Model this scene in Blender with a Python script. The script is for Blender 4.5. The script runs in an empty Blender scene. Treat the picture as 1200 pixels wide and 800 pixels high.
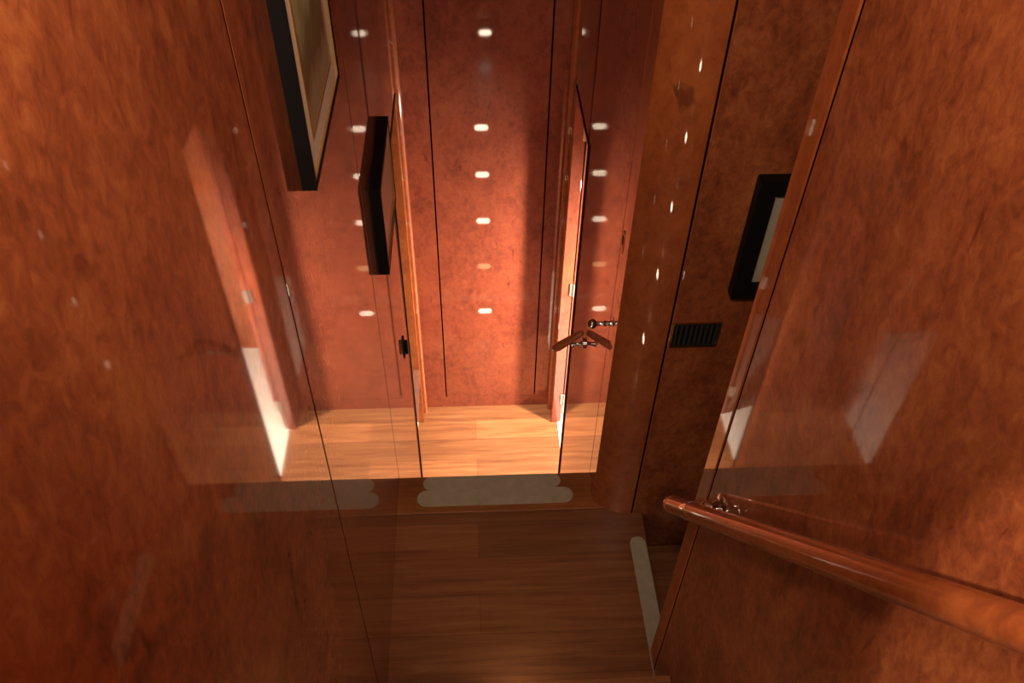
import bpy, bmesh, math, random
from mathutils import Vector, Matrix

random.seed(4)
S = 0.85          # metres per layout unit
ZH = 4.38         # depth of the lower hall floor below the eye, layout units
def T(x, y, z): return Vector((x*S, y*S, (z+ZH)*S))

scene = bpy.context.scene
col = scene.collection

# ------------------------------------------------------------ camera
cam = bpy.data.cameras.new('camera')
cam.sensor_width = 36.0
cam.lens = 985.0/1200.0*36.0
cam.clip_start = 0.01
co = bpy.data.objects.new('camera', cam); col.objects.link(co)
f = 985.0
down = Vector((578-600, 1382-400, f)).normalized()
dx = 533-600
dy = -(f*f + dx*(578-600))/(1382-400)
Yc = Vector((dx, dy, f)).normalized(); Zc = -down; Xc = Yc.cross(Zc)
# camera axes (right, up, back) in world coordinates
right = Vector((Xc[0], Yc[0], Zc[0])); dn = Vector((Xc[1], Yc[1], Zc[1])); fw = Vector((Xc[2], Yc[2], Zc[2]))
M = Matrix.Identity(4)
for i in range(3):
    M[i][0] = right[i]; M[i][1] = -dn[i]; M[i][2] = -fw[i]
M.translation = T(0, 0, 0)
co.matrix_world = M
scene.camera = co

# ------------------------------------------------------------ world, colour, lights
w = bpy.data.worlds.new('world'); scene.world = w; w.use_nodes = True
w.node_tree.nodes['Background'].inputs[0].default_value = (1.0, 0.72, 0.5, 1)
w.node_tree.nodes['Background'].inputs[1].default_value = 0.02
vs = scene.view_settings
vs.view_transform = 'Standard'; vs.look = 'None'; vs.gamma = 1.0; vs.exposure = 0.0
vs.use_curve_mapping = False
scene.cycles.use_denoising = True
scene.cycles.max_bounces = 12
scene.cycles.glossy_bounces = 8
scene.cycles.diffuse_bounces = 5
scene.cycles.sample_clamp_indirect = 6.0
scene.cycles.blur_glossy = 0.1

def spot(name, loc, target, watts, color, size=0.04, cone=100, blend=0.6):
    L = bpy.data.lights.new(name, 'SPOT'); L.energy = watts; L.color = color
    L.shadow_soft_size = size; L.spot_size = math.radians(cone); L.spot_blend = blend
    o = bpy.data.objects.new(name, L); col.objects.link(o)
    p = T(*loc); t = T(*target); o.location = p
    o.rotation_euler = (t-p).to_track_quat('-Z', 'Y').to_euler()
    return o
def point(name, loc, watts, color, size=0.05):
    L = bpy.data.lights.new(name, 'POINT'); L.energy = watts; L.color = color; L.shadow_soft_size = size
    o = bpy.data.objects.new(name, L); col.objects.link(o); o.location = T(*loc)
    return o
def area(name, loc, target, watts, color, sx, sy):
    L = bpy.data.lights.new(name, 'AREA'); L.shape = 'RECTANGLE'; L.energy = watts; L.color = color; L.size = sx; L.size_y = sy
    o = bpy.data.objects.new(name, L); col.objects.link(o); o.location = T(*loc)
    o.rotation_euler = (T(*target)-T(*loc)).to_track_quat('-Z', 'Y').to_euler()
    return o
WARM = (1.0, 0.78, 0.57); ROOM = (1.0, 0.83, 0.66)
spot('stair_wall_lamp', (-0.05, 0.20, 0.22), (0.10, 1.2, -0.17), 66, WARM, 0.08, 150, 1.0)
area('side_room_lamp', (1.25, 3.07, -3.05), (0.25, 3.42, -4.1), 88, ROOM, 0.05, 0.5)
spot('side_cabin_lamp', (-1.05, 3.25, -2.2), (-0.8, 3.35, -4.3), 14, ROOM, 0.05, 80, 0.8)
spot('hall_floor_fill', (0.20, 3.30, -0.95), (0.24, 3.38, -4.3), 330, ROOM, 0.05, 27, 0.7)  # added fill spot without a fixture, narrow cone to brighten the hall floor
spot('right_wall_fill', (-0.15, -0.50, 0.60), (0.64, 0.0, -0.50), 210, WARM, 0.02, 29, 0.12)  # added unseen spot behind the eye, brightens the lower right wall

# ------------------------------------------------------------ materials
def newmat(name):
    m = bpy.data.materials.new(name); m.use_nodes = True
    nt = m.node_tree; b = nt.nodes['Principled BSDF']
    return m, nt, b
def ramp(nt, stops):
    r = nt.nodes.new('ShaderNodeValToRGB')
    e = r.color_ramp.elements
    while len(e) < len(stops): e.new(0.5)
    for el, (p, c) in zip(e, stops): el.position = p; el.color = (*c, 1)
    return r
def burl(name, dark, mid, light, scale=1.0, coat=1.0, vertical=True):
    m, nt, b = newmat(name)
    N = nt.nodes.new; L = nt.links.new
    tc = N('ShaderNodeTexCoord')
    mp = N('ShaderNodeMapping'); mp.inputs['Scale'].default_value = (1.5, 1.5, 1.05) if vertical else (0.8, 3, 1)
    mp.inputs['Rotation'].default_value = (0.25, 0.1, 0)
    L(tc.outputs['Object'], mp.inputs['Vector'])
    n1 = N('ShaderNodeTexNoise'); n1.inputs['Scale'].default_value = 4.6*scale; n1.inputs['Detail'].default_value = 7
    n1.inputs['Roughness'].default_value = 0.62; n1.inputs['Distortion'].default_value = 0.7
    L(mp.outputs[0], n1.inputs['Vector'])
    n2 = N('ShaderNodeTexNoise'); n2.inputs['Scale'].default_value = 34*scale; n2.inputs['Detail'].default_value = 5
    n2.inputs['Roughness'].default_value = 0.7; n2.inputs['Distortion'].default_value = 0.6
    L(mp.outputs[0], n2.inputs['Vector'])
    mx = N('ShaderNodeMix'); mx.data_type = 'FLOAT'; mx.inputs[0].default_value = 0.5
    L(n1.outputs['Fac'], mx.inputs[2]); L(n2.outputs['Fac'], mx.inputs[3])
    r = ramp(nt, [(0.36, dark), (0.50, mid), (0.66, light)])
    L(mx.outputs[0], r.inputs['Fac'])
    # small dark flecks running with the grain
    mp2 = N('ShaderNodeMapping'); mp2.inputs['Scale'].default_value = (20, 20, 7); mp2.inputs['Rotation'].default_value = (0.35, 0.2, 0)
    L(tc.outputs['Object'], mp2.inputs['Vector'])
    n3 = N('ShaderNodeTexNoise'); n3.inputs['Scale'].default_value = 1.0*scale; n3.inputs['Detail'].default_value = 3
    n3.inputs['Distortion'].default_value = 0.8
    L(mp2.outputs[0], n3.inputs['Vector'])
    r2 = ramp(nt, [(0.25, (0.35, 0.3, 0.3)), (0.33, (1, 1, 1))])
    L(n3.outputs['Fac'], r2.inputs['Fac'])
    mu = N('ShaderNodeMix'); mu.data_type = 'RGBA'; mu.blend_type = 'MULTIPLY'; mu.inputs[0].default_value = 0.8
    L(r.outputs['Color'], mu.inputs[6]); L(r2.outputs['Color'], mu.inputs[7])
    L(mu.outputs[2], b.inputs['Base Color'])
    b.inputs['Roughness'].default_value = 0.5
    b.inputs['Specular IOR Level'].default_value = 0.2
    b.inputs['Coat Weight'].default_value = coat
    b.inputs['Coat Roughness'].default_value = 0.035
    b.inputs['Coat IOR'].default_value = 1.6
    return m
MB_burl = burl('lacquered_burl', (0.14, 0.032, 0.013), (0.28, 0.070, 0.024), (0.43, 0.135, 0.040))
MB_red = burl('lacquered_red_burl', (0.16, 0.034, 0.017), (0.26, 0.056, 0.027), (0.35, 0.085, 0.038), 0.8)
MB_trim = burl('lacquered_trim_wood', (0.22, 0.048, 0.014), (0.34, 0.082, 0.021), (0.44, 0.12, 0.03), 0.7)

def plain(name, c, rough=0.5, metal=0.0, coat=0.0, noise=0.0):
    m, nt, b = newmat(name)
    n = nt.nodes.new('ShaderNodeTexNoise'); n.inputs['Scale'].default_value = 22; n.inputs['Detail'].default_value = 4
    a = tuple(v*(1-noise) for v in c); d = tuple(min(1, v*(1+noise)) for v in c)
    r = ramp(nt, [(0.3, a), (0.7, d)])
    tc = nt.nodes.new('ShaderNodeTexCoord'); nt.links.new(tc.outputs['Object'], n.inputs['Vector'])
    nt.links.new(n.outputs['Fac'], r.inputs['Fac']); nt.links.new(r.outputs['Color'], b.inputs['Base Color'])
    b.inputs['Roughness'].default_value = rough; b.inputs['Metallic'].default_value = metal
    b.inputs['Coat Weight'].default_value = coat; b.inputs['Coat Roughness'].default_value = 0.05
    return m
M_dark = plain('dark_groove', (0.012, 0.005, 0.004), 0.6)
M_dark.node_tree.nodes['Principled BSDF'].inputs['Specular IOR Level'].default_value = 0.0
M_black = plain('black_satin', (0.005, 0.004, 0.004), 0.6)
M_black.node_tree.nodes['Principled BSDF'].inputs['Specular IOR Level'].default_value = 0.15
M_chrome = plain('chrome', (0.75, 0.74, 0.72), 0.08, 1.0)
M_brass = plain('brass', (0.45, 0.30, 0.12), 0.3, 1.0, 0, 0.1)
M_steel = plain('hinge_steel', (0.55, 0.5, 0.44), 0.35, 0.7)
M_tape = plain('grey_grip_tape', (0.46, 0.42, 0.31), 0.8, 0, 0, 0.12)
M_paint = plain('cream_ceiling_paint', (0.60, 0.52, 0.42), 0.8)
M_carpet = plain('white_carpet', (0.80, 0.74, 0.66), 0.95, 0, 0, 0.05)
M_mat = plain('cream_mount', (0.86, 0.83, 0.68), 0.7, 0, 0.0, 0.04)
M_gold = plain('gold_fillet', (0.50, 0.27, 0.10), 0.35, 0.5)
M_grille = plain('dark_grille', (0.03, 0.032, 0.03), 0.35)
M_pale = plain('pale_print_paper', (0.42, 0.36, 0.27), 0.4, 0, 0.3, 0.08)

def planks(name, a, b_, c, pw=0.14):
    m, nt, b = newmat(name)
    N = nt.nodes.new; L = nt.links.new
    tc = N('ShaderNodeTexCoord')
    br = N('ShaderNodeTexBrick'); br.offset = 0.37
    br.inputs['Scale'].default_value = 1.0; br.inputs['Brick Width'].default_value = 2.3; br.inputs['Row Height'].default_value = pw
    br.inputs['Mortar Size'].default_value = 0.0008; br.inputs['Mortar Smooth'].default_value = 0.2; br.inputs['Bias'].default_value = 0.0
    br.inputs['Color1'].default_value = (0.72, 0.72, 0.72, 1); br.inputs['Color2'].default_value = (1.12, 1.12, 1.12, 1)
    br.inputs['Mortar'].default_value = (0.45, 0.4, 0.4, 1)
    L(tc.outputs['Object'], br.inputs['Vector'])
    mp = N('ShaderNodeMapping'); mp.inputs['Scale'].default_value = (1.6, 26, 26)
    L(tc.outputs['Object'], mp.inputs['Vector'])
    n = N('ShaderNodeTexNoise'); n.inputs['Scale'].default_value = 1.5; n.inputs['Detail'].default_value = 8
    n.inputs['Roughness'].default_value = 0.65; n.inputs['Distortion'].default_value = 0.6
    L(mp.outputs[0], n.inputs['Vector'])
    r = ramp(nt, [(0.32, a), (0.52, b_), (0.72, c)])
    L(n.outputs['Fac'], r.inputs['Fac'])
    mu = N('ShaderNodeMix'); mu.data_type = 'RGBA'; mu.blend_type = 'MULTIPLY'; mu.inputs[0].default_value = 1.0
    L(r.outputs['Color'], mu.inputs[6]); L(br.outputs['Color'], mu.inputs[7])
    L(mu.outputs[2], b.inputs['Base Color'])
    b.inputs['Roughness'].default_value = 0.38
    b.inputs['Coat Weight'].default_value = 0.35; b.inputs['Coat Roughness'].default_value = 0.22
    return m
M_floor = planks('teak_planks', (0.20, 0.068, 0.024), (0.32, 0.122, 0.044), (0.42, 0.18, 0.07))
M_sill = planks('sill_wood', (0.26, 0.085, 0.022), (0.36, 0.13, 0.035), (0.46, 0.18, 0.05), 0.6)

m, nt, b = newmat('lamp_lens')
b.inputs['Base Color'].default_value = (1, 0.9, 0.75, 1)
b.inputs['Emission Color'].default_value = (1.0, 0.80, 0.58, 1); b.inputs['Emission Strength'].default_value = 24
M_lens = m
m, nt, b = newmat('dim_lamp_lens')
b.inputs['Base Color'].default_value = (1, 0.8, 0.5, 1)
b.inputs['Emission Color'].default_value = (1.0, 0.62, 0.28, 1); b.inputs['Emission Strength'].default_value = 7
M_lens_dim = m

# picture print: blurred landscape, sky above, brown ground below
def print_mat():
    m, nt, b = newmat('landscape_print')
    N = nt.nodes.new; L = nt.links.new
    tc = N('ShaderNodeTexCoord'); sp = N('ShaderNodeSeparateXYZ'); L(tc.outputs['Generated'], sp.inputs[0])
    n = N('ShaderNodeTexNoise'); n.inputs['Scale'].default_value = 5; n.inputs['Detail'].default_value = 6
    L(tc.outputs['Generated'], n.inputs['Vector'])
    ad = N('ShaderNodeMath'); ad.operation = 'MULTIPLY_ADD'; ad.inputs[1].default_value = 0.35
    L(n.outputs['Fac'], ad.inputs[0]); L(sp.outputs['Z'], ad.inputs[2])
    r = ramp(nt, [(0.22, (0.42, 0.34, 0.18)), (0.36, (0.20, 0.12, 0.06)), (0.50, (0.20, 0.17, 0.07)), (0.62, (0.42, 0.42, 0.22)), (1.0, (0.52, 0.54, 0.36))])
    L(ad.outputs[0], r.inputs['Fac']); L(r.outputs['Color'], b.inputs['Base Color'])
    b.inputs['Roughness'].default_value = 0.6
    return m
M_print = print_mat()

# ------------------------------------------------------------ mesh helpers (layout units)
class Mesh:
    def __init__(self): self.bm = bmesh.new()
    def box(self, x0, x1, y0, y1, z0, z1, bev=0.0):
        b2 = bmesh.new()
        vs_ = [b2.verts.new(T(x, y, z)) for z in (z0, z1) for y in (y0, y1) for x in (x0, x1)]
        for q in ((0, 2, 3, 1), (4, 5, 7, 6), (0, 1, 5, 4), (2, 6, 7, 3), (0, 4, 6, 2), (1, 3, 7, 5)):
            b2.faces.new([vs_[i] for i in q])
        if bev: bmesh.ops.bevel(b2, geom=b2.edges[:], offset=bev*S, segments=2, profile=0.5, affect='EDGES')
        self._merge(b2); return self
    def _merge(self, b2):
        me = bpy.data.meshes.new('tmp'); b2.to_mesh(me); b2.free()
        self.bm.from_mesh(me); bpy.data.meshes.remove(me)
    def prism(self, pts, axis, a, b, bev=0.0):
        """pts: 2-D outline; axis 'x' -> pts are (y,z), 'y' -> (x,z), 'z' -> (x,y)"""
        def P(p, t): return {'x': T(t, p[0], p[1]), 'y': T(p[0], t, p[1]), 'z': T(p[0], p[1], t)}[axis]
        b2 = bmesh.new()
        A = [b2.verts.new(P(p, a)) for p in pts]; B = [b2.verts.new(P(p, b)) for p in pts]
        b2.faces.new(A); b2.faces.new(B[::-1])
        n = len(pts)
        for i in range(n): b2.faces.new((A[i], B[i], B[(i+1) % n], A[(i+1) % n]))
        bmesh.ops.recalc_face_normals(b2, faces=b2.faces)
        if bev: bmesh.ops.bevel(b2, geom=b2.edges[:], offset=bev*S, segments=2, affect='EDGES')
        self._merge(b2); return self
    def lathe(self, p0, p1, prof, seg=28):
        """revolve (t, radius) profile about the line p0-p1, t in 0..1"""
        a = T(*p0); c = T(*p1); d = c-a; n = d.normalized()
        u = n.orthogonal().normalized(); v = n.cross(u)
        b2 = bmesh.new(); rings = []
        for t, r in prof:
            o = a+d*t
            if r <= 1e-6: rings.append([b2.verts.new(o)]); continue
            rings.append([b2.verts.new(o+(u*math.cos(2*math.pi*k/seg)+v*math.sin(2*math.pi*k/seg))*r*S) for k in range(seg)])
        for A, B in zip(rings, rings[1:]):
            for k in range(seg):
                k2 = (k+1) % seg
                if len(A) == 1 and len(B) == 1: continue
                if len(A) == 1: b2.faces.new((A[0], B[k], B[k2]))
                elif len(B) == 1: b2.faces.new((A[k], B[0], A[k2]))
                else: b2.faces.new((A[k], B[k], B[k2], A[k2]))
        for R_ in (rings[0], rings[-1]):
            if len(R_) > 1: b2.faces.new(R_)
        bmesh.ops.recalc_face_normals(b2, faces=b2.faces)
        for fc in b2.faces:
            if len(fc.verts) <= 4: fc.smooth = True
        self._merge(b2); return self
    def cyl(self, p0, p1, r, seg=24): return self.lathe(p0, p1, [(0, 0), (0, r), (1, r), (1, 0)], seg)
    def ball(self, c, r, seg=24):
        prof = [(0.5-0.5*math.cos(math.pi*k/12), r*math.sin(math.pi*k/12)) for k in range(13)]
        return self.lathe((c[0], c[1], c[2]-r), (c[0], c[1], c[2]+r), prof, seg)
    def build(self, name, mat, parent=None, loc=None, **tags):
        me = bpy.data.meshes.new(name)
        if parent is not None: o0 = parent_world[parent]
        elif loc is not None: o0 = T(*loc)
        else: o0 = Vector((0, 0, 0))
        bmesh.ops.translate(self.bm, verts=self.bm.verts, vec=-o0)
        bmesh.ops.recalc_face_normals(self.bm, faces=self.bm.faces)
        self.bm.to_mesh(me); self.bm.free()
        me.materials.append(mat)
        if any(p.use_smooth for p in me.polygons): me.set_sharp_from_angle(angle=math.radians(38))
        o = bpy.data.objects.new(name, me); col.objects.link(o)
        if parent is not None: o.parent = parent
        else: o.location = o0
        parent_world[o] = o0
        for k, v in tags.items(): o[k] = v
        return o
parent_world = {}
def thing(name, label, cat, loc, group=None):
    o = bpy.data.objects.new(name, None); col.objects.link(o); o.empty_display_size = 0.05
    o.location = T(*loc); parent_world[o] = T(*loc)
    o['label'] = label; o['category'] = cat
    if group: o['group'] = group
    return o
def struct(name, mesh, mat):
    return mesh.build(name, mat, kind='structure')

# ------------------------------------------------------------ main dimensions
XL, XR, XW = -0.345, 0.505, 0.64        # left wall, hall right wall, stair right wall
ZL = -3.075                             # landing level
ZT = 0.80                               # stairwell ceiling
ZC = -0.80                              # lower hall ceiling
YE = 3.745                              # end wall
YB = 2.00                               # back wall of side recess
D0, D1 = 3.07, 3.59                     # side doorways, near / far edge
ZD = -1.93                              # side doorway head
G = 0.0042                               # panel seam half width

# left wall: lacquered panels with narrow seams
m_ = Mesh()
TH = 0.035
for y0, y1, z0, z1 in ((-1.6, 1.192-G, -4.7, ZT), (1.192+G, 2.215-G, -4.7, ZT), (2.215+G, D0+0.05, -4.7, ZC),
                       (D0+0.05+2*G, YE, ZD+2*G-0.05, ZC), (D1+0.03, YE+0.1, -4.7, ZD-0.05)):
    m_.box(XL-TH, XL, y0, y1, z0, z1, 0.001)
struct('wall_left', m_, MB_burl)
m_ = Mesh()
for y0, y1, z0, z1 in ((-1.6, D0+0.04, -4.7, ZT), (D0+0.04, YE, ZD-0.03, ZC), (D1+0.04, YE+0.1, -4.7, ZD-0.03)):
    m_.box(XL-TH-0.02, XL-TH+0.001, y0, y1, z0, z1)
for yy, zt in ((1.192, ZT), (2.215, ZC)): m_.box(XL-TH, XL-0.0008, yy-G+0.0004, yy+G-0.0004, -4.7, zt)
struct('trim_1', m_, M_dark)

# hall right wall (far part) with doorway
m_ = Mesh()
for y0, y1, z0, z1 in ((2.23, D0-0.012, -4.7, ZC), (D0-0.012+2*G, YE, ZD+2*G, ZC), (D1, YE+0.1, -4.7, ZD)):
    m_.box(XR, XR+TH, y0, y1, z0, z1, 0.001)
struct('wall_right', m_, MB_red)
# black rubber edge and head strip framing each doorway
m_ = Mesh()
m_.box(XR-0.006, XR+TH+0.01, D0-0.012, D0+0.008, -4.38, ZD+0.01)
m_.box(XR-0.004, XR+TH+0.01, D0, D1, ZD-0.006, ZD+0.006)
struct('trim_2', m_, M_black)
m_ = Mesh()
m_.box(XL-TH-0.01, XL+0.006, D0+0.05, D0+0.068, -4.38, ZD-0.04)
m_.box(XL-TH-0.01, XL+0.004, D0+0.05, D1+0.03, ZD-0.056, ZD-0.044)
struct('trim_3', m_, M_black)

# end wall: centre panel, two flanking panels and a plinth board
m_ = Mesh()
sl, sr, zb = -0.194, 0.398, -4.28
m_.box(-0.5, sl-G, YE, YE+0.03, zb, ZC, 0.001)
m_.box(sl+G, sr-G, YE, YE+0.03, zb, ZC, 0.001)
m_.box(sr+G, 0.66, YE, YE+0.03, zb, ZC, 0.001)
struct('wall_end', m_, MB_red)
struct('baseboard_end', Mesh().box(-0.5, 0.66, YE, YE+0.03, -4.4, zb-0.002, 0.001), MB_red)
struct('trim_4', Mesh().box(-0.5, 0.66, YE+0.03, YE+0.05, -4.4, ZC), M_dark)
# rounded posts in the two far corners, above and beside the doorways
m_ = Mesh()
m_.cyl((XL+0.004, YE-0.035, -4.38), (XL+0.004, YE-0.035, ZC), 0.016)
m_.cyl((XL+0.004, YE-0.085, ZD-0.04), (XL+0.004, YE-0.085, ZC), 0.012)
struct('trim_5', m_, MB_trim)
m_ = Mesh()
m_.cyl((XR-0.004, YE-0.035, -4.38), (XR-0.004, YE-0.035, ZC), 0.016)
m_.cyl((XR-0.004, YE-0.085, ZD+0.01), (XR-0.004, YE-0.085, ZC), 0.012)
struct('trim_6', m_, MB_trim)

# floors
struct('floor', Mesh().box(XL-0.06, 0.705, 1.12, 2.03, ZL-0.05, ZL, 0.004), M_floor)
struct('trim_7', Mesh().box(XL-0.02, 0.62, 2.032, 2.222, ZL-0.05, ZL+0.003, 0.004), M_sill)
struct('floor_hall', Mesh().box(XL-0.06, XR+0.04, 2.2, YE+0.02, -4.45, -4.38), M_floor)
# ceilings and far shell
struct('ceiling', Mesh().box(-0.5, 2.1, -1.7, 2.3, ZT, ZT+0.05), M_paint)
struct('ceiling_hall', Mesh().box(-0.5, 0.66, 2.3, YE+0.05, ZC, ZC+0.05), M_paint)
struct('wall_back', Mesh().box(-0.5, 0.8, -1.65, -1.6, -4.7, ZT), MB_burl)
# wall above the sill opening
struct('wall_header', Mesh().box(XL, XR+0.1, 2.25, 2.3, ZC, ZT), MB_burl)

# door frame and convex pilaster on the right of the sill
struct('trim_8', Mesh().box(XR, XR+0.05, 2.125, 2.226, -4.4, ZT, 0.003), MB_trim)
struct('trim_9', Mesh().box(XR+0.006, XR+0.05, 2.066, 2.120, -4.4, ZT, 0.003), MB_trim)
pts = []
R_ = 0.2; a0 = math.radians(52)
xr_ = 0.655
x_left = xr_-R_*math.sin(a0)
for k in range(25):
    a = a0*(1-k/24)
    pts.append((xr_-R_*math.sin(a), YB+R_-R_*math.cos(a)))
pts += [(xr_, 2.14), (x_left, 2.14)]
pil = Mesh().prism(pts, 'z', -4.7, ZT)
po = struct('trim_10', pil, MB_trim)
for p in po.data.polygons:
    p.use_smooth = True
po.data.set_sharp_from_angle(angle=math.radians(20))
# recess back wall with a brass-lined seam beside the pilaster
struct('wall_recess', Mesh().box(0.668, 2.05, YB, YB+0.04, -4.7, ZT, 0.001), MB_burl)
struct('trim_11', Mesh().box(0.6555, 0.6625, YB+0.003, YB+0.04, -4.7, ZT), M_dark)
struct('trim_16', Mesh().cyl((0.6652, YB+0.001, -4.7), (0.6652, YB+0.001, ZT), 0.0028), MB_trim)
struct('wall_recess_end', Mesh().box(2.05, 2.1, 1.2, YB+0.05, -4.7, ZT), MB_burl)
struct('wall_recess_front', Mesh().box(XW+0.10, 2.05, 1.28, 1.36, -4.7, ZT), MB_burl)

# stair right wall: big panel, seam and lacquered end post
struct('wall_stair', Mesh().box(XW, XW+0.10, -1.6, 1.315-G, -4.7, ZT, 0.001), MB_burl)
struct('trim_12', Mesh().box(XW, XW+0.10, 1.315+G, 1.398, -4.7, ZT, 0.008), MB_trim)
struct('trim_13', Mesh().box(XW+0.0008, XW+0.09, 1.315-G+0.0004, 1.315+G-0.0004, -4.7, ZT), M_dark)

# ------------------------------------------------------------ side rooms behind the two doorways
m_ = Mesh()
m_.box(XR+0.04, 2.0, 2.35, 4.35, -4.45, -4.375)
struct('floor_side_room', m_, M_carpet)
m_ = Mesh()
m_.box(-1.5, XL-0.04, 2.6, 4.35, -4.45, -4.375)
struct('floor_side_cabin', m_, M_carpet)
m_ = Mesh()
m_.box(2.0, 2.05, 2.3, 4.4, -4.45, -1.6); m_.box(0.56, 2.0, 4.35, 4.4, -4.45, -1.6); m_.box(0.56, 2.0, 2.3, 2.35, -4.45, -1.6)
struct('wall_side_room', m_, MB_trim)
m_ = Mesh()
m_.box(-1.55, -1.5, 2.6, 4.4, -4.45, -1.6); m_.box(-1.5, XL-0.06, 4.35, 4.4, -4.45, -1.6); m_.box(-1.5, XL-0.06, 2.55, 2.6, -4.45, -1.6)
struct('wall_side_cabin', m_, MB_trim)
struct('ceiling_side_room', Mesh().box(XR+0.03, 2.05, 2.3, 4.4, -1.6, -1.55), MB_trim)
struct('ceiling_side_cabin', Mesh().box(-1.55, XL-0.03, 2.55, 4.4, -1.6, -1.55), MB_trim)

# ------------------------------------------------------------ stairs
def lamp_label(where): return 'small round recessed light in the stair riser, ' + where
def step_light(x, y, z, dim, label, group, d=(0, -1, 0)):
    t = thing('step_light', label, 'light', (x, y, z), group)
    e = lambda k: (x+d[0]*k, y+d[1]*k, z+d[2]*k)
    def oval(hw, hh):
        p = []
        for k in range(13): a = -math.pi/2+math.pi*k/12; p.append((x+hw-hh+hh*math.cos(a), z+hh*math.sin(a)))
        for k in range(13): a = math.pi/2+math.pi*k/12; p.append((x-hw+hh+hh*math.cos(a), z+hh*math.sin(a)))
        return p
    Mesh().prism(oval(0.062, 0.034), 'y', y-0.001, y+0.009, 0.001).build('bezel', M_chrome, t)
    Mesh().prism(oval(0.048, 0.022), 'y', y+0.004, y+0.0125, 0.001).build('lens', M_lens_dim if dim else M_lens, t)
    return t
RISE, RUN = 0.2617, 0.190
def strip(p, q, wd, z, parent=None, name='grip_strip', **tags):
    """flat round-ended tape from p to q (x,y)"""
    a = Vector(p); c = Vector(q); d = (c-a).normalized(); n = Vector((-d.y, d.x)); r = wd/2
    pts = []
    a2 = a+d*r; c2 = c-d*r
    for k in range(13):
        t = math.pi/2+math.pi*k/12; pts.append(tuple(a2+(d*math.cos(t)+n*math.sin(t))*r))
    for k in range(13):
        t = -math.pi/2+math.pi*k/12; pts.append(tuple(c2+(d*math.cos(t)+n*math.sin(t))*r))
    mm = Mesh().prism(pts, 'z', z, z+0.0025)
    if parent is not None: return mm.build(name, M_tape, parent)
    return mm.build(name, M_tape, None, loc=((p[0]+q[0])/2, (p[1]+q[1])/2, z), **tags)

# lower flight: sill down to the hall floor
t = thing('staircase', 'lower wooden stair flight from the sill down to the bright hall floor', 'stairs', (0.08, 2.6, -4.38))
for j in range(5):
    yr = 2.205+RUN*j
    zt = ZL-RISE*(j+1)
    Mesh().box(XL+0.001, XR-0.001, yr, yr+0.02, zt, zt+RISE-(0.05 if j == 0 else 0.04), 0.001).build('riser', M_sill, t)
    if j < 4:
        Mesh().box(XL+0.001, XR-0.001, yr, yr+RUN+0.004, zt-0.04, zt, 0.004).build('tread', M_floor, t)
for j in range(5):
    yr = 2.205+RUN*j+0.02
    step_light(0.085, yr, ZL-0.062-0.2645*j, j == 3, 'small recessed oval step light on the lower flight, %s' % ('just under the sill', 'second below the sill', 'middle of the five', 'dimmer and yellower than the rest', 'lowest, just above the hall floor')[j], 'step lights on the lower flight', (0, 1, 0))
for j in range(4):
    yr = 2.205+RUN*(j+1)
    strip((-0.26, yr-0.035), (0.41, yr-0.035), 0.055, ZL-RISE*(j+1), label='grey grip strip on the %s tread of the lower flight below the sill' % ('highest', 'second highest', 'second lowest', 'lowest')[j], category='grip strip', group='grip strips on the lower flight')

# upper flight: landing up past the camera
t = thing('staircase', 'upper wooden stair flight rising from the dark landing beside the handrail', 'stairs', (0.15, 0.5, ZL))
for k in range(10):
    yr = 1.18-0.21*k
    z0 = ZL+0.265*k
    Mesh().box(XL+0.001, XW-0.001, yr-0.02, yr, z0, z0+0.225, 0.001).build('riser', M_sill, t)
    Mesh().box(XL+0.001, XW-0.001, yr-0.235, yr+0.004, z0+0.225, z0+0.265, 0.004).build('tread', M_floor, t)
for k in range(6):
    step_light(0.14, 1.18-0.21*k, ZL+0.145+0.265*k, False, 'small recessed oval step light on the upper flight, %s riser above the landing' % ('first', 'second', 'third', 'fourth', 'fifth', 'sixth')[k], 'step lights on the upper flight', (0, 1, 0))

# side flight going down to the right in the recess
t = thing('staircase', 'dark narrow stair flight descending right behind the wall end', 'stairs', (1.2, 1.7, -4.38))
for k in range(5):
    xr2 = 0.705+0.22*k; zt = ZL-RISE*(k+1)
    Mesh().box(xr2-0.02, xr2-0.002, 1.362, YB-0.002, zt, zt+RISE-0.052, 0.001).build('riser', M_floor, t)
    if k < 4:
        Mesh().box(xr2-0.02, xr2+0.232, 1.362, YB-0.002, zt-0.045, zt, 0.004).build('tread', M_floor, t)

# ------------------------------------------------------------ grip strips in view
strip((-0.262, 2.106), (0.416, 2.106), 0.082, ZL+0.003, label='longer grey grip strip across the sill, nearest the dark landing', category='grip strip', group='grip strips on the sill')
strip((-0.238, 2.183), (0.368, 2.183), 0.072, ZL+0.003, label='shorter grey grip strip across the sill, along its brightly lit far edge', category='grip strip', group='grip strips on the sill')
strip((0.664, 1.885), (0.672, 1.14), 0.066, ZL, label='grey grip strip running along the right edge of the dark landing', category='grip strip')
strip((0.885, 1.88), (0.885, 1.40), 0.066, ZL-RISE, label='pale grip strip tip on the lower step behind the wall end', category='grip strip')

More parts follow.
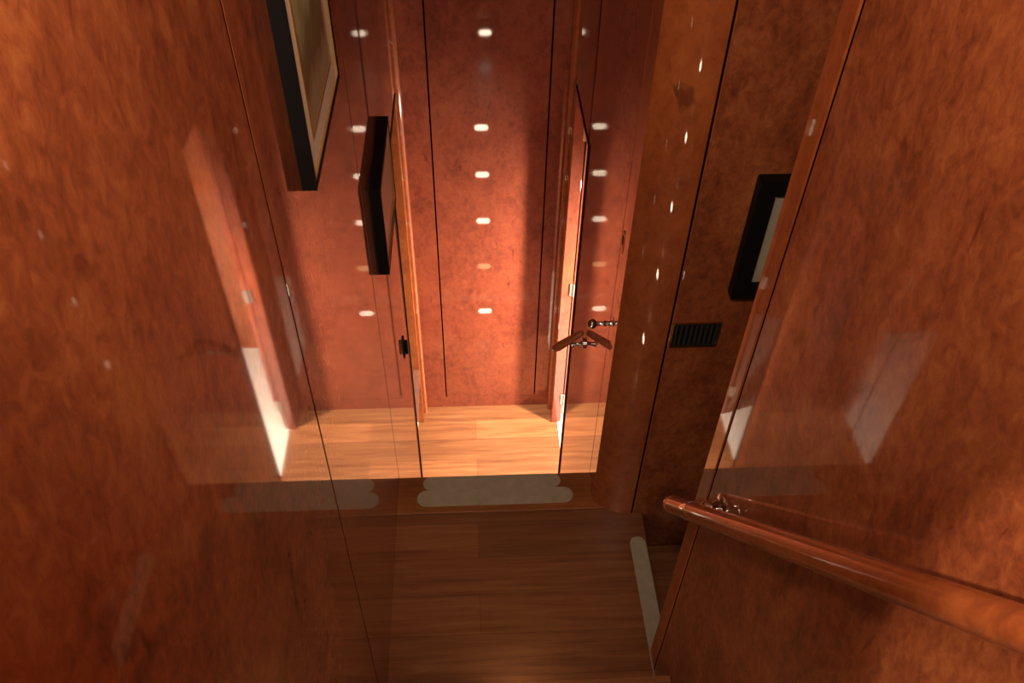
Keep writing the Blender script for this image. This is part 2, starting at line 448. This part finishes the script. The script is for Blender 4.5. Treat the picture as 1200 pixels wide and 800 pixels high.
# ------------------------------------------------------------ side doors
# right door leaf swung into the bright room, hinged at the far jamb
def leaf(name, label, hx, hy, ang, sgn, zt_):
    t = thing(name, label, 'door', (hx, hy, -4.37))
    wl, th = 0.50, 0.035
    def rot(u, v):
        ca, sa = math.cos(ang), math.sin(ang)
        return (hx+sgn*(u*ca)-0*v, hy+u*sa+v)
    pts = [rot(0.012, 0), rot(wl, 0), rot(wl, th), rot(0.012, th)]
    Mesh().prism(pts, 'z', -4.36, zt_-0.02, 0.002).build('panel', MB_trim, t)
    for zz in (-2.17, -3.19, -4.14):
        Mesh().box(hx-0.022, hx+0.022, hy-0.004, hy+0.002, zz-0.045, zz+0.045, 0.0015).build('hinge', M_steel, t)
        Mesh().cyl((hx, hy-0.006, zz-0.045), (hx, hy-0.006, zz+0.045), 0.007).build('hinge_pin', M_steel, t)
    return t
leaf('cabin_door', 'red lacquered cabin door open into the bright side room on the right', XR+TH+0.035, D1-0.010, math.radians(84), 1, ZD)
leaf('cabin_door', 'shadowed cabin door open into the side cabin behind the left wall', XL-TH-0.035, D1+0.020, math.radians(35), -1, ZD-0.05)
# light wood reveals of the far jambs
struct('trim_14', Mesh().box(XR+0.001, XR+0.062, D1-0.006, D1+0.028, -4.38, ZD-0.007, 0.002), MB_red)
struct('trim_15', Mesh().box(XL-0.062, XL-0.001, D1+0.024, D1+0.058, -4.38, ZD-0.057, 0.002), MB_trim)

# wooden lever with chrome fittings near the right doorway
t = thing('lever_pull', 'wooden lever handle with chrome neck beside the right doorway', 'door handle', (XR, 2.72, -2.70))
Mesh().cyl((XR+0.001, 2.70, -2.735), (XR-0.010, 2.70, -2.735), 0.026).build('rose', M_chrome, t)
Mesh().lathe((XR-0.008, 2.70, -2.735), (XR-0.060, 2.70, -2.745), [(0, 0.013), (0.3, 0.009), (0.6, 0.009), (0.85, 0.014), (1, 0.012), (1, 0)]).build('neck', M_chrome, t)
Mesh().lathe((XR-0.012, 2.70, -2.665), (XR-0.145, 2.70, -2.775), [(0, 0), (0, 0.011), (0.08, 0.016), (0.4, 0.018), (0.8, 0.021), (0.95, 0.016), (1, 0.006), (1, 0)]).build('grip', MB_trim, t)
# chrome ball on a stem from the door frame
t = thing('door_stop', 'chrome ball door stop on a short stem from the dark door frame', 'door stop', (XR, 2.2, -2.14))
bx, by, bz = 0.425, 2.16, -2.09
Mesh().lathe((XR+0.001, by, bz), (XR-0.008, by, bz), [(0, 0), (0, 0.024), (0.7, 0.022), (1, 0.016), (1, 0)]).build('base_plate', M_chrome, t)
Mesh().lathe((XR-0.006, by, bz), (bx+0.01, by, bz), [(0, 0.012), (0.2, 0.008), (0.45, 0.011), (0.55, 0.007), (1, 0.009)]).build('stem', M_chrome, t)
Mesh().ball((bx, by, bz), 0.0185).build('ball', M_chrome, t)

# strike plate on the door frame
t = thing('strike_plate', 'rounded brass strike plate let into the dark door frame', 'strike plate', (XR, 2.20, -1.80))
def stadium(cy, cz, hw, hh):
    p = []
    for k in range(13): a = math.pi*k/12; p.append((cy+hw*math.cos(a), cz+hh-hw+hw*math.sin(a)))
    for k in range(13): a = math.pi+math.pi*k/12; p.append((cy+hw*math.cos(a), cz-hh+hw+hw*math.sin(a)))
    return p
Mesh().prism(stadium(2.19, -1.745, 0.020, 0.045), 'x', XR-0.003, XR+0.002).build('plate', M_brass, t)
Mesh().prism(stadium(2.19, -1.735, 0.008, 0.018), 'x', XR-0.0042, XR-0.001).build('latch_hole', M_black, t)
# small dark pull on the left wall
t = thing('door_pull', 'small dark pull on the left wall edge beside its doorway', 'door handle', (XL, 2.90, -2.93))
Mesh().box(XL-0.001, XL+0.006, 2.885, 2.915, -3.00, -2.87, 0.002).build('back_plate', M_black, t)
Mesh().box(XL+0.006, XL+0.022, 2.892, 2.908, -2.98, -2.89, 0.004).build('grip', M_black, t)

# ------------------------------------------------------------ framed pictures
def ring(m2, x0, x1, y0, y1, z0, z1, wd, bev=0.0):
    m2.box(x0, x1, y0, y0+wd, z0, z1, bev); m2.box(x0, x1, y1-wd, y1, z0, z1, bev)
    m2.box(x0, x1, y0+wd, y1-wd, z0, z0+wd, bev); m2.box(x0, x1, y0+wd, y1-wd, z1-wd, z1, bev)
    return m2
def picture(label, x0, x1, y0, y1, z0, z1, fw_, mw, pmat, mmat):
    t = thing('framed_picture', label, 'picture', (x0, (y0+y1)/2, z0), 'framed pictures on the left wall')
    ring(Mesh(), x0, x1, y0, y1, z0, z1, fw_).build('frame', M_black, t)
    ring(Mesh(), x0+0.004, x1-0.002, y0+fw_, y1-fw_, z0+fw_, z1-fw_, 0.007).build('inner_edge', M_gold, t)
    a = fw_+0.007
    Mesh().box(x0+0.003, x1-0.007, y0+a, y1-a, z0+a, z1-a).build('mount', mmat, t)
    b_ = a+mw
    ring(Mesh(), x1-0.0072, x1-0.005, y0+b_, y1-b_, z0+b_, z1-b_, 0.010).build('fillet', M_gold, t)
    c_ = b_+0.010
    Mesh().box(x1-0.0068, x1-0.006, y0+c_, y1-c_, z0+c_, z1-c_).build('print', pmat, t)
    return t
picture('large black-framed landscape print with cream mount at the top of the left wall', XL, XL+0.030, 1.457, 1.94, -1.012, -0.33, 0.010, 0.055, M_print, M_mat)
picture('smaller deep black-framed picture farther along the left wall, near the doorway', XL, XL+0.038, 2.40, 2.88, -2.045, -1.665, 0.012, 0.035, M_pale, M_pale)

# picture in the recess
t = thing('framed_picture', 'dark thick-framed picture half hidden behind the right wall end', 'picture', (1.0, YB, -1.8), 'framed pictures in the recess')
def rframe(x0, x1, z0, z1, ya, yb_, wd, cut):
    o = [(x0+cut, z0), (x1-cut, z0), (x1, z0+cut), (x1, z1-cut), (x1-cut, z1), (x0+cut, z1), (x0, z1-cut), (x0, z0+cut)]
    i = [(x0+wd, z0+wd), (x1-wd, z0+wd), (x1-wd, z1-wd), (x0+wd, z1-wd)]
    return o, i
mm = Mesh()
x0, x1, z0, z1, wd = 0.822, 1.25, -1.80, -1.352, 0.052
for q in (([(x0, z0), (x1, z0), (x1-wd, z0+wd), (x0+wd, z0+wd)]), ([(x1, z0), (x1, z1), (x1-wd, z1-wd), (x1-wd, z0+wd)]),
          ([(x1, z1), (x0, z1), (x0+wd, z1-wd), (x1-wd, z1-wd)]), ([(x0, z1), (x0, z0), (x0+wd, z0+wd), (x0+wd, z1-wd)])):
    mm.prism(q, 'y', YB-0.045, YB, 0.003)
mm.build('frame', M_black, t)
Mesh().box(x0+wd-0.002, x1-wd+0.002, YB-0.018, YB-0.002, z0+wd-0.002, z1-wd+0.002).build('mount', M_pale, t)
Mesh().box(x0+wd+0.05, x1-wd-0.05, YB-0.020, YB-0.017, z0+wd+0.05, z1-wd-0.05).build('print', M_print, t)

# vent grille below it
t = thing('wall_vent', 'small dark rectangular vent with brass rim low on the recess wall', 'vent', (0.742, YB, -1.99))
vx0, vx1, vz0, vz1 = 0.668, 0.832, -2.050, -1.938
mm = Mesh()
for bxx in ((vx0, vx1, vz1-0.006, vz1), (vx0, vx1, vz0, vz0+0.006), (vx0, vx0+0.006, vz0+0.006, vz1-0.006), (vx1-0.006, vx1, vz0+0.006, vz1-0.006)):
    mm.box(bxx[0], bxx[1], YB-0.008, YB+0.001, bxx[2], bxx[3], 0.001)
mm.build('rim', M_brass, t)
Mesh().box(vx0+0.006, vx1-0.006, YB-0.002, YB+0.001, vz0+0.006, vz1-0.006).build('backing', M_black, t)
mm = Mesh()
for k in range(9):
    xx = vx0+0.014+k*(vx1-vx0-0.028)/8
    mm.box(xx-0.0035, xx+0.0035, YB-0.006, YB-0.001, vz0+0.008, vz1-0.008)
mm.build('slats', M_grille, t)

# ------------------------------------------------------------ handrail
t = thing('handrail', 'round varnished wooden handrail on a chrome bracket on the right wall', 'handrail', (XW, 0.9, -1.5))
xr = XW-0.08
A = Vector((xr, 1.372, -2.064)); B = Vector((xr, 0.384, -0.827)); d = (B-A); Ln = d.length; n = d/Ln
E2 = A+n*3.2
r = 0.0255
def at(s): q = A+n*s; return (q.x, q.y, q.z)
Mesh().lathe(at(0.0), tuple(E2), [(0.047/3.2*1.0, 0.020), (0.05/3.2, r), (1, r), (1, 0)], 40).build('rail', MB_trim, t)
Mesh().lathe(at(0.035), at(0.050), [(0, 0), (0, 0.0215), (1, 0.0215), (1, 0)], 32).build('collar', M_brass, t)
Mesh().lathe(at(-0.012), at(0.037), [(0, 0), (0.04, 0.009), (0.15, 0.016), (0.35, 0.022), (0.6, 0.0255), (0.95, 0.0255), (1, 0.022), (1, 0)], 32).build('end_cap', MB_trim, t)
for sb in (0.235, 2.3):
    q = A+n*sb
    wy, wz = q.y-0.004, q.z+0.028
    mm = Mesh()
    mm.lathe((XW+0.001, wy, wz), (XW-0.010, wy, wz), [(0, 0), (0, 0.032), (0.6, 0.031), (1, 0.022), (1, 0)])
    mm.lathe((XW-0.008, wy, wz), (xr+0.010, q.y, q.z), [(0, 0.017), (0.25, 0.012), (0.45, 0.019), (0.6, 0.019), (0.75, 0.011), (1, 0.016)])
    mm.lathe(at(sb-0.022), at(sb+0.022), [(0, 0), (0, 0.0262), (0.5, 0.0272), (1, 0.0262), (1, 0)])
    o = mm.build('bracket', M_chrome, t); o['label'] = 'chrome bracket'
